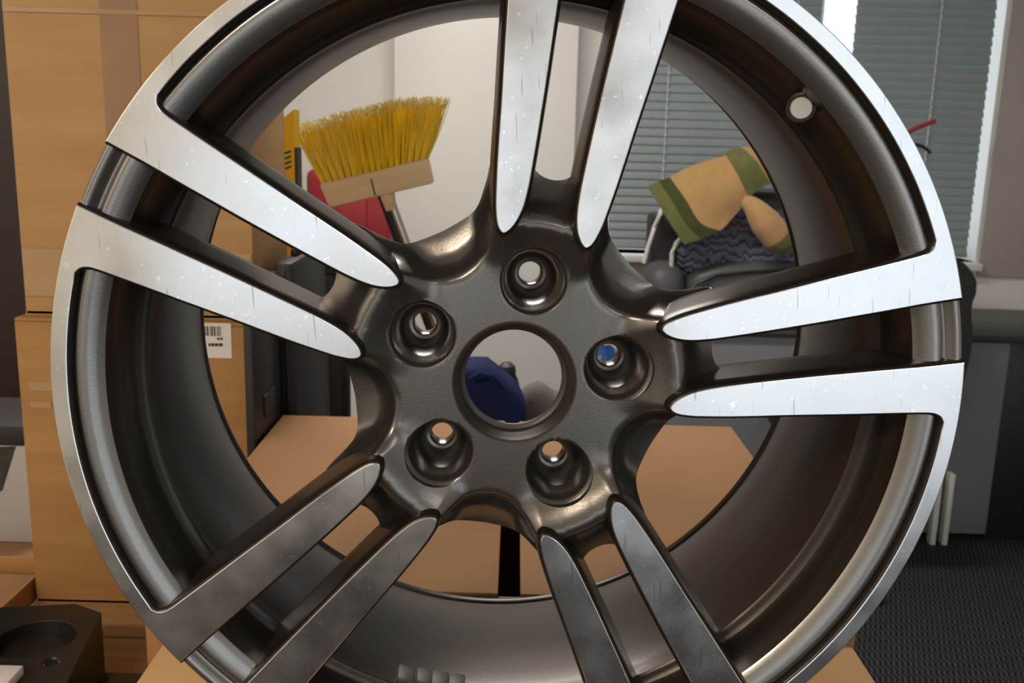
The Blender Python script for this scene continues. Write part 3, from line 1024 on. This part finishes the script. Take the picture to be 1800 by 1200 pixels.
pz_ = PY(455, 505, 1.20).z
pn = thing('storage_case', 'thin black case standing upright against the barcoded cardboard box', 'case', (-.333, 1.27, BZ), 'black cases beside the cardboard stack')
box('shell', (-.3385, 1.204, BZ), (-.3265, 1.345, pz_), M_BLACK, pn, .003)
box('latch', (-.3265, 1.25, BZ + .30), (-.3245, 1.30, BZ + .33), M_CHAR, pn, .0006)
leaning('storage_case', 497, 530, 462, 1.362, 1.60, math.radians(-1.2), M_CHAR, 'charcoal case between thin black case and tall black canister')
cx_ = PY(572, 600, 1.68)
can = thing('canister', 'tall black canister with a lid beside the charcoal case', 'canister', (cx_.x, 1.68, BZ))
cz = PY(572, 455, 1.68).z
solid_lathe('canister_body', [(.0001, BZ), (.040, BZ), (.043, BZ + .004), (.043, cz - .03), (.040, cz - .022), (.0001, cz - .022)], M_BLACK, can, Matrix.Translation((cx_.x, 1.68, 0)), 48)
solid_lathe('lid', [(.0001, cz - .022), (.041, cz - .022), (.0445, cz - .018), (.0445, cz - .003), (.042, cz), (.0001, cz)], M_CHAR, can, Matrix.Translation((cx_.x, 1.68, 0)), 48)

# ------------------------------------------------------------------ broom, red container, spirit level
RY = 3.72
rx0, rx1 = PY(536, 380, RY).x, PY(686, 400, RY).x
rz0, rz1 = PY(640, 500, RY).z, PY(640, 300, RY).z
red = thing('red_wall_box', 'dark red metal box hung on the white wall behind the broom', 'wall box', ((rx0 + rx1) / 2, YB - .1, rz0))
box('body', (rx0, RY + .015, rz0), (rx1, YB - .002, rz1), M_RED, red, .03, None, 4)
box('door', (rx0 + .02, RY, rz0 + .02), (rx1 - .09, RY + .016, rz1 - .02), M_RED, red, .006, None, 2)
solid_lathe('knob', [(.0001, 0), (.012, 0), (.012, .012), (.009, .016), (.0001, .016)], M_BLACK, red,
            Matrix.Translation((rx1 - .12, RY, (rz0 + rz1) / 2 - .08)) @ Matrix.Rotation(math.pi / 2, 4, 'X'), 20)

LY = 1.68
a0_, a1_ = PY(490, 196, LY), PY(519, 196, LY)
lv = thing('spirit_level', 'yellow spirit level standing upright at the left of the broom', 'level', (a0_.x, LY, BZ))
lean = math.atan2(PY(504, 320, LY).x - PY(504, 196, LY).x + .006, a0_.z - PY(504, 320, LY).z)
lm = Matrix.Translation((PY(523, 320, LY).x - .0, LY, BZ))
lx = PY(503, 250, LY).x; lw = .0135
ltop = PY(505, 205, LY).z
prism('level_body', [(lx - lw, BZ), (lx + lw, BZ), (lx + lw, ltop + .012), (lx - lw, ltop - .010)], LY, LY + .045, M_YELLOW, lv, axis='y')
box('end_edge', (lx + lw, LY + .002, BZ), (lx + lw + .003, LY + .043, ltop - .05), M_CHAR, lv, .001)
lz = PY(505, 285, LY).z
bm = bmesh.new()
for i in range(4):
    prismz = lz + .014 - i * .0085
    vs_ = [bm.verts.new(p) for p in ((lx - .009, LY - .0008, prismz - .004), (lx + .008, LY - .0008, prismz + .003), (lx + .008, LY - .0008, prismz + .0065), (lx - .009, LY - .0008, prismz - .0005))]
    bm.faces.new(vs_)
link('printed_mark', bm_mesh(bm, 'printed_mark'), M_INK, lv)

# broom, head up
BY = 2.04
hl, hr = PY(567, 345, BY), PY(757, 300, BY)          # ends of the wooden head, centre line of its front
ex = (hr - hl).normalized()
ez = Vector((-ex.z, 0, ex.x))
ey = Vector((0, 1, 0))
hc_ = (hl + hr) / 2
hw = (hr - hl).length / 2
br = thing('broom', 'upturned broom with long yellow bristles and pale wooden head leaning by the wall', 'broom', (hc_.x + .3, BY + .03, 0))
BM = Matrix(((ex.x, ey.x, ez.x, hc_.x), (ex.y, ey.y, ez.y, hc_.y), (ex.z, ey.z, ez.z, hc_.z), (0, 0, 0, 1)))
hh = .026
bm = bmesh.new()
box_bm(bm, (-hw, 0, -hh), (hw, .05, hh), .005)
for v in bm.verts:
    if v.co.z < 0:
        v.co.x *= 0.985 - .04 * (v.co.x < 0)
head = link('broom_head', bm_mesh(bm, 'broom_head'), M_PINE, br, BM, 40)
# ferrule and slit where the handle enters
hx = .012
solid_lathe('handle_socket', [(.0001, -.060), (.012, -.060), (.017, -.03), (.017, .004), (.0001, .004)], M_PINE, head, BM @ Matrix.Translation((hx, .022, 0)), 20)
box('slit', (hx - .022, -.0008, -hh + .003), (hx - .019, .002, hh - .014), M_DBROWN, head, .0004, BM)
p_top = BM @ Vector((hx, .025, -.02))
p_dir = PY(706, 425, BY) - PY(681, 352, BY)
p_dir.normalize()
s_ = (p_top.z - .01) / -p_dir.z
p_bot = p_top + p_dir * s_ + Vector((0, .16, 0))
p_m = p_top + (p_bot - p_top) * .30
tube('handle', [p_top, p_m, p_bot], .0115, M_CHROME, br, 16)
tube('handle_grip', [p_top + (p_bot - p_top) * .0, p_top + (p_bot - p_top) * .02, p_top + (p_bot - p_top) * .6], .0095, M_BLACK, br, 14, Matrix.Translation((-.010, -.006, -.004)))
# bristle tufts: two rows, fanned
random.seed(8)
NTU = 17
tops = [PY(518, 222, BY), PY(585, 203, BY), PY(640, 190, BY), PY(700, 174, BY), PY(778, 172, BY)]
tl = [BM.inverted() @ p for p in tops]
for row in range(2):
    for i in range(NTU):
        u = -1 + 2 * (i + .5 * (row == 1)) / (NTU - .5)
        if u > 1.0:
            continue
        bx = u * (hw - .008)
        f = (u + 1) / 2 * 4
        k_ = min(int(f), 3)
        tp = tl[k_].lerp(tl[k_ + 1], f - k_)
        Vv, Ff = [], []
        def strand(b0, b1, r0):
            V2, F2 = tube_vf([b0, (b0 + b1) / 2 + Vector((random.uniform(-.002, .002), random.uniform(-.002, .002), 0)), b1], [r0, r0 * .95, r0 * .7], 4)
            o_ = len(Vv)
            Vv.extend(V2); Ff.extend([tuple(q + o_ for q in f_) for f_ in F2])
        tipsV, tipsF = [], []
        for s in range(34):
            rr = .0075 * math.sqrt(random.random()); aa = random.uniform(0, 6.283)
            b0 = Vector((bx + rr * .55 * math.cos(aa), .014 + .020 * row + rr * .55 * math.sin(aa), hh - .004))
            b1 = Vector((tp.x + rr * 1.7 * math.cos(aa) + random.gauss(0, .002), .012 + .026 * row + rr * 1.6 * math.sin(aa), tp.z + random.uniform(-.014, .006)))
            cutp = b0.lerp(b1, .90)
            strand(b0, cutp, .0013)
            V2, F2 = tube_vf([cutp, cutp.lerp(b1, .5) + Vector((random.gauss(0, .0014), 0, 0)), b1 + Vector((random.gauss(0, .003), 0, 0))], [.0011, .0010, .0006], 4)
            o_ = len(tipsV)
            tipsV.extend(V2); tipsF.extend([tuple(q + o_ for q in f_) for f_ in F2])
        tf = mk('bristle_tuft', Vv, Ff, M_BRIST, br, BM)
        mk('bristle_tips', tipsV, tipsF, M_BTIP, tf, BM)

# ------------------------------------------------------------------ things seen through the hub: blue bag, knob, grey cloth, blue bottle
gy = 1.62
bc = PY(862, 700, gy)
zt = PY(845, 648, gy).z
bag = thing('blue_bag', 'navy blue soft bag on the bench behind the wheel hub', 'bag', (bc.x, gy + .06, BZ))
hz = (zt - BZ) / 2
superbox('bag_body', (bc.x - .012, gy + .07, BZ + hz), (.075, .06, hz), M_NAVYB, bag, .45, .45,
         fn=lambda p: Vector((p.x + .02 * p.z, p.y, p.z - max(0, p.x) * .75 * max(0, p.z / hz))))
tube('strap', [PY(826, 665, gy - .004), PY(845, 656, gy - .006), PY(868, 662, gy - .006), PY(885, 682, gy - .004)], .004, M_NAVYB, bag, 8)
ky = 1.90
kc = PY(891, 652, ky)
kn = thing('gear_lever', 'dark round knob on a short stem behind the blue bag', 'lever', (kc.x, ky, BZ))
solid_lathe('knob', [(.0001, -.020), (.008, -.019), (.016, -.011), (.0185, 0), (.016, .011), (.008, .018), (.0001, .019)], M_CHAR, kn, Matrix.Translation(kc), 32)
kb = PY(908, 700, ky)
tube('stem', [kc, PY(900, 668, ky), kb, Vector((kb.x + .01, ky, BZ))], .012, M_CHAR, kn, 16)
gc = PY(948, 715, 1.78)
superbox('grey_cloth', (gc.x + .01, 1.80, BZ + (gc.z - BZ + .04) / 2), (.085, .035, (gc.z - BZ + .04) / 2), M_GREYF, None, .8, .8,
         fn=lambda p: Vector((p.x, p.y, p.z - (max(0, p.x) * .35 + .006 * math.sin(p.x * 90)) * max(0, p.z) * 9)))
tag(bpy.data.objects['grey_cloth'], 'heap of dark grey cloth on the bench right of the blue bag', 'cloth')
bx_ = PY(1058, 640, 1.7)
bz_ = PY(1058, 604, 1.7).z
bo = thing('spray_bottle', 'blue plastic bottle on the bench beside the grey cloth', 'bottle', (bx_.x, 1.7, BZ))
solid_lathe('bottle_body', [(.0001, BZ), (.026, BZ), (.029, BZ + .004), (.029, bz_ - .03), (.022, bz_ - .008), (.012, bz_), (.0001, bz_)], M_BLUE, bo, Matrix.Translation((bx_.x, 1.7, 0)), 32)
solid_lathe('cap', [(.0001, bz_), (.013, bz_), (.013, bz_ + .018), (.0001, bz_ + .02)], M_LABEL, bo, Matrix.Translation((bx_.x, 1.7, 0)), 24)

# ------------------------------------------------------------------ white cupboard, dark cupboard
cy = 3.80
cx0, cx1 = PY(692, 200, cy).x, PY(1013, 200, cy).x
cup = thing('white_cupboard', 'tall white cupboard with a flat door beside the window', 'cupboard', ((cx0 + cx1) / 2, cy + .2, 0))
box('carcass', (cx0, cy + .02, 0), (cx1, YB - .005, 2.25), M_CABW, cup, .003)
box('door', (cx0 + .002, cy, .08), (cx1 - .002, cy + .019, 2.245), M_CABW, cup, .003)
box('plinth', (cx0 + .01, cy + .03, 0), (cx1 - .01, cy + .05, .08), M_GREY, cup)
dc = thing('dark_cupboard', 'dark brown cupboard in the shade behind the cardboard stack', 'cupboard', (-1.3, 2.05, 0))
box('carcass', (X0 + .02, 2.03, 0), (-.98, 2.5, 2.1), M_DBROWN, dc, .004)
box('door', (X0 + .03, 2.01, .06), (-1.50, 2.029, 2.08), M_DBROWN, dc, .003)
box('door', (-1.495, 2.01, .06), (-.985, 2.029, 2.08), M_DBROWN, dc, .003)
for x in (-1.53, -1.465):
    tube('handle', [(x, 2.012, 1.0), (x, 1.99, 1.01), (x, 1.99, 1.14), (x, 2.012, 1.15)], .005, M_CHROME, dc, 8)

# ------------------------------------------------------------------ blinds
def blind(x0, x1, ybl, z0, z1, cords, label):
    t = thing('venetian_blind', label, 'blind', ((x0 + x1) / 2, ybl, z0))
    box('head_rail', (x0, ybl - .02, z1), (x1, ybl + .02, z1 + .035), M_SLAT, t, .003)
    pitch = .0335
    n = int((z1 - z0 - .02) / pitch)
    tilt = math.radians(66)
    wv = .0208
    V_, F_ = [], []
    for i in range(7):
        s = -1 + 2 * i / 6
        yy = wv * s
        zz = .0028 * (1 - s * s)
        y_ = yy * math.cos(tilt) - zz * math.sin(tilt)
        z_ = yy * math.sin(tilt) + zz * math.cos(tilt)
        V_ += [(x0 + .004, y_, z_), (x1 - .004, y_, z_)]
    for i in range(6):
        F_.append((2 * i, 2 * i + 1, 2 * i + 3, 2 * i + 2))
    sme = None
    for i in range(n):
        z = z0 + .03 + pitch * i
        mw = Matrix.Translation((0, ybl, z))
        if sme is None:
            o = mk('slat', V_, F_, M_SLAT, t, mw, 60)
            sme = o.data
        else:
            o = bpy.data.objects.new('slat', sme)
            C.objects.link(o); o.parent = t
            o.matrix_local = WM[t.name].inverted() @ mw
    box('bottom_rail', (x0 + .003, ybl - .012, z0), (x1 - .003, ybl + .012, z0 + .016), M_SLAT, t, .003)
    for cx in cords:
        tube('ladder_cord', [(cx, ybl - .0195, z0 + .01), (cx, ybl - .0195, z1)], .0016, M_CORD, t, 6)
        # little loops of the cord at every slat
        lv_, lf_ = [], []
        for i in range(n):
            z = z0 + .03 + pitch * (i + .5)
            V2, F2 = tube_vf([(cx, ybl - .021, z - .006), (cx + .001, ybl - .0225, z), (cx, ybl - .021, z + .006)], [.002, .0036, .002], 6)
            o_ = len(lv_)
            lv_ += V2; lf_ += [tuple(q + o_ for q in f_) for f_ in F2]
        mk('cord_loops', lv_, lf_, M_CORD, t, None, 40)['kind'] = 'stuff'
    return t


ybl = YB - .04
blind(PY(1502, 30, ybl).x, PY(1727, 225, ybl).x, ybl, PY(1700, 452, ybl).z, 2.27, [PY(1640, 120, ybl).x], 'closed grey venetian blind next to the window jamb and desk')
blind(PY(1074, 250, ybl).x, PY(1446, 20, ybl).x, ybl, PY(1700, 452, ybl).z, 2.27, [PY(1170, 200, ybl).x, PY(1385, 200, ybl).x], 'closed grey venetian blind behind the quilted bag and towel')

# ------------------------------------------------------------------ desk with grey panel
DY = 3.36
dx0, dx1 = PY(1180, 620, DY).x, PY(1764, 700, DY).x
DZ = PY(1740, 588, DY).z
desk = thing('office_desk', 'office desk with dark top and slate grey front panel below the window', 'desk', ((dx0 + dx1) / 2, 3.6, 0))
box('desk_top', (dx0 - .02, DY - .02, DZ - .025), (dx1 + .32, YB - .07, DZ), M_DARKTOP, desk, .003)
box('front_panel', (dx0, DY, .03), (dx1, DY + .02, DZ - .026), M_GREY, desk, .002)
for px in (1647, 1668):
    x = PY(px, 870, DY - .03).x
    box('leg', (x - .010, DY - .045, 0), (x + .010, DY - .005, .27), M_WHITEM, desk, .004)
box('leg', (dx1 + .004, DY + .02, 0), (dx1 + .30, YB - .1, DZ - .026), M_BLACK, desk, .003)
box('leg', (dx0, DY + .022, 0), (dx0 + .03, YB - .1, DZ - .026), M_GREY, desk, .003)

# quilted bag with slate shell on the desk
qy = 3.46
qb = thing('quilted_bag', 'navy quilted carry bag with slate grey shell on the desk', 'bag', (PY(1290, 560, qy).x, qy + .12, DZ))
a_, b_ = PY(1196, 480, qy), PY(1450, 378, qy)
superbox('quilted_panel', ((a_.x + b_.x) / 2, qy + .16, (a_.z + b_.z) / 2), ((b_.x - a_.x) / 2, .12, (b_.z - a_.z) / 2 + .01), M_QUILT, qb, .35, .35,
         fn=lambda p: Vector((p.x, p.y, p.z + .05 * p.x)))
a_, b_ = PY(1204, 585, qy), PY(1460, 462, qy)
superbox('lower_shell', ((a_.x + b_.x) / 2, qy + .13, (DZ + b_.z) / 2), ((b_.x - a_.x) / 2, .14, (b_.z - DZ) / 2), M_SHELL, qb, .35, .3,
         fn=lambda p: Vector((p.x, p.y, p.z - (.03 if p.z > 0 else 0) * max(0, -p.x / .2) ** 2)))
tube('piping', [PY(1212, 520, qy - .03), PY(1222, 500, qy - .02), PY(1258, 484, qy - .015), PY(1320, 478, qy - .012), PY(1400, 474, qy - .01), PY(1440, 474, qy - .01)], .006, M_BLACK, qb, 8)
a_, b_ = PY(1262, 420, qy + .10), PY(1420, 335, qy + .10)
superbox('opening', ((a_.x + b_.x) / 2, qy + .17, (a_.z + b_.z) / 2), ((b_.x - a_.x) / 2, .09, (b_.z - a_.z) / 2), M_BLACK, qb, .5, .5)
superbox('side_dome', (PY(1168, 540, qy).x, qy + .08, (DZ + PY(1165, 462, qy).z) / 2), (.078, .10, (PY(1165, 462, qy).z - DZ) / 2), M_SHELL, qb, .8, .8)
a_, b_ = PY(1140, 480, qy + .12), PY(1196, 378, qy + .12)
box('side_panel', (a_.x, qy + .10, DZ), (b_.x, qy + .26, b_.z), M_CHAR, qb, .02, None, 3)
tube('handle', [PY(1132, 462, qy + .06), PY(1140, 432, qy + .05), PY(1150, 400, qy + .05), PY(1160, 376, qy + .07), PY(1166, 362, qy + .12)], .008, M_CORD, qb, 10)
tube('handle', [PY(1180, 472, qy + .03), PY(1181, 445, qy + .015), PY(1188, 428, qy + .015), PY(1202, 412, qy + .03)], .008, M_CORD, qb, 10)

# towel draped over the bag
ty = 3.40
rows = [
    [(1139, 327, .02), (1160, 362, .0), (1182, 398, -.01), (1203, 429, -.01)],
    [(1158, 318, .02), (1183, 356, .0), (1206, 394, -.015), (1232, 420, -.015)],
    [(1177, 311, .02), (1205, 350, -.005), (1232, 392, -.02), (1266, 405, -.015)],
    [(1222, 289, .03), (1243, 330, -.005), (1262, 362, -.015), (1290, 380, .0)],
    [(1276, 273, .05), (1296, 306, .005), (1308, 330, -.005), (1318, 350, .005)],
]


def spline_grid(rows, base, sub=6):
    pts = [[tuple(PY(px, py, base + d)) for px, py, d in r] for r in rows]
    pts = [catmull(r, sub) for r in pts]
    colsN = len(pts[0])
    cols_ = [catmull([pts[i][j] for i in range(len(pts))], sub) for j in range(colsN)]
    return [[cols_[j][i] for j in range(colsN)] for i in range(len(cols_[0]))]


def sheet(name, grid, i0, i1, m, parent, thick=.008):
    g = grid[i0:i1 + 1]
    nr, nc = len(g), len(g[0])
    V_ = [p for r in g for p in r] + [(p[0], p[1] + thick, p[2] - .002) for r in g for p in r]
    o_ = nr * nc
    F_ = []
    for i in range(nr - 1):
        for j in range(nc - 1):
            a = i * nc + j
            F_.append((a, a + 1, a + nc + 1, a + nc))
            F_.append((o_ + a, o_ + a + 1, o_ + a + nc + 1, o_ + a + nc))
    for i in range(nr - 1):
        for j in (0, nc - 1):
            a = i * nc + j
            F_.append((a, a + nc, o_ + a + nc, o_ + a))
    for j in range(nc - 1):
        for i in (0, nr - 1):
            a = i * nc + j
            F_.append((a, a + 1, o_ + a + 1, o_ + a))
    return mk(name, V_, F_, m, parent, None, 60)


tw = thing('towel', 'beige towel with olive green borders draped over the quilted bag', 'towel', (PY(1250, 380, ty).x, ty + .05, PY(1250, 430, ty).z))
G = spline_grid(rows, ty)
sheet('border', G, 0, 6, M_TGREEN, tw)
sheet('stripe', G, 6, 12, M_TGREEN2, tw)
sheet('cloth', G, 12, 24, M_TOWEL, tw)
rows2 = [
    [(1268, 276, .045), (1284, 302, .012), (1296, 328, .004), (1312, 352, .004)],
    [(1284, 262, .05), (1312, 284, .0), (1326, 308, -.01), (1338, 330, .0)],
    [(1312, 258, .06), (1334, 278, .02), (1350, 300, .01), (1366, 322, .01)],
    [(1340, 262, .08), (1365, 285, .05), (1385, 310, .04), (1400, 335, .04)],
]
G2 = spline_grid(rows2, ty + .01)
sheet('fold_border', G2, 0, 10, M_TGREEN, tw)
sheet('fold', G2, 10, 18, M_TOWEL, tw)
path = [PY(1306, 352, ty), PY(1322, 362, ty - .01), PY(1340, 384, ty - .02), PY(1360, 410, ty - .02), PY(1382, 436, ty - .015)]
tube('rolled_end', catmull([tuple(p) for p in path[:4]] + [tuple(path[3].lerp(path[4], .3))], 4), [.018 + .034 * min(1, i / 9) for i in range(17)], M_TOWEL, tw, 20, None, 60)
tube('rolled_border', [path[3].lerp(path[4], .25), path[3].lerp(path[4], .6), path[4], path[4] + (path[4] - path[3]) * .25], [.0525, .050, .040, .018], M_TGREEN, tw, 20, None, 60)

# stand with red rod and black hook behind the rim
sy = 3.50
sb = PY(1560, 520, sy)
st = thing('tool_stand', 'thin black stand on the desk with a red rod and a black hook', 'stand', (sb.x, sy, DZ))
solid_lathe('stand_base', [(.0001, DZ), (.07, DZ), (.07, DZ + .008), (.06, DZ + .014), (.0001, DZ + .014)], M_BLACK, st, Matrix.Translation((sb.x, sy, 0)), 32)
ptop = PY(1588, 236, sy)
tube('pole', [(sb.x, sy, DZ + .01), (sb.x, sy, ptop.z - .05), (ptop.x, sy, ptop.z)], .007, M_BLACK, st, 10)
tube('red_rod', [ptop, PY(1610, 225, sy), PY(1644, 212, sy)], .0085, M_RED, st, 12)
hk = [PY(1580, 258, sy), PY(1605, 254, sy), PY(1620, 257, sy), PY(1630, 263, sy), PY(1635, 269, sy)]
tube('hook', catmull([tuple(p) for p in hk], 4), .006, M_BLACK, st, 10)

# ------------------------------------------------------------------ office chair seen from the side, mostly behind the rim
oy = 3.02
och = thing('office_chair', 'black office chair turned sideways in front of the grey desk panel', 'chair', (PY(1480, 1000, oy).x, oy, 0))
prof = [(1676, 455), (1692, 458), (1708, 470), (1719, 488), (1720, 502), (1713, 520), (1710, 545), (1712, 580), (1711, 615), (1704, 650), (1693, 685), (1680, 715),
        (1660, 715), (1668, 660), (1668, 600), (1664, 540), (1662, 490)]
pp = [PY(x, y, oy) for x, y in prof]
pl = [(p.x, p.z) for p in pp]
pl = catmull([*pl, pl[0]], 3)[:-1]
bm = bmesh.new()
lays = [(-.19, .985, -.0), (-.21, 1, 0)]
ctr = Vector((sum(p[0] for p in pl) / len(pl), sum(p[1] for p in pl) / len(pl)))
ringsv = []
for (d, s) in ((-.005, .80), (.01, .96), (.03, 1.0), (.22, .98), (.245, .94), (.255, .80)):
    ringsv.append([(ctr.x + (p[0] - ctr.x) * s, oy + d, ctr.y + (p[1] - ctr.y) * s) for p in pl])
loft_layers('backrest', ringsv, M_OFFICE, och, None, True, True, 50)
sxr = PY(1655, 700, oy).x
szt = 0.50
superbox('seat', (sxr - .24, oy + .125, szt), (.25, .17, .045), M_OFFICE, och, .4, .4)
tube('back_bar', [(sxr - .02, oy + .12, szt - .02), (sxr + .0, oy + .12, szt + .05), (PY(1672, 690, oy).x, oy + .12, PY(1676, 690, oy).z)], .02, M_BLACK, och, 12)
bcx = sxr - .36
oy = oy + .02
solid_lathe('gas_post', [(.0001, .10), (.03, .10), (.03, .28), (.018, .29), (.018, szt - .03), (.0001, szt - .03)], M_BLACK, och, Matrix.Translation((bcx, oy, 0)), 24)
for i in range(5):
    a = math.radians(90 + 72 * i)
    d = Vector((math.cos(a), math.sin(a), 0))
    leg = tube('star_leg', [Vector((bcx, oy, .115)), Vector((bcx, oy, .105)) + d * .12, Vector((bcx, oy, .075)) + d * .24], [.024, .020, .014], M_BLACK, och, 10)
    cpos = Vector((bcx, oy, .028)) + d * .235
    mwc = Matrix.Translation(cpos) @ Matrix.Rotation(a, 4, 'Z') @ Matrix.Rotation(math.pi / 2, 4, 'X')
    solid_lathe('caster', [(.0001, -.02), (.022, -.02), (.028, -.014), (.028, .014), (.022, .02), (.0001, .02)], M_BLACK, leg, mwc, 20)

# thin cable on the window wall at the right
cp = [PY(1792, 60, YB - .008), PY(1775, 150, YB - .008), PY(1752, 230, YB - .008), PY(1741, 290, YB - .008), PY(1744, 332, YB - .008), PY(1758, 350, YB - .008), PY(1775, 340, YB - .008),
      PY(1786, 300, YB - .008)]
tag(tube('wall_cable', catmull([tuple(p) for p in cp], 5), .0022, mat('cable_grey', (0.45, 0.43, 0.41), 0.6, noise=(0.42, 0.40, 0.38), nscale=30), None, 6),
    'thin grey cable looping down the wall beside the blind', 'cable')
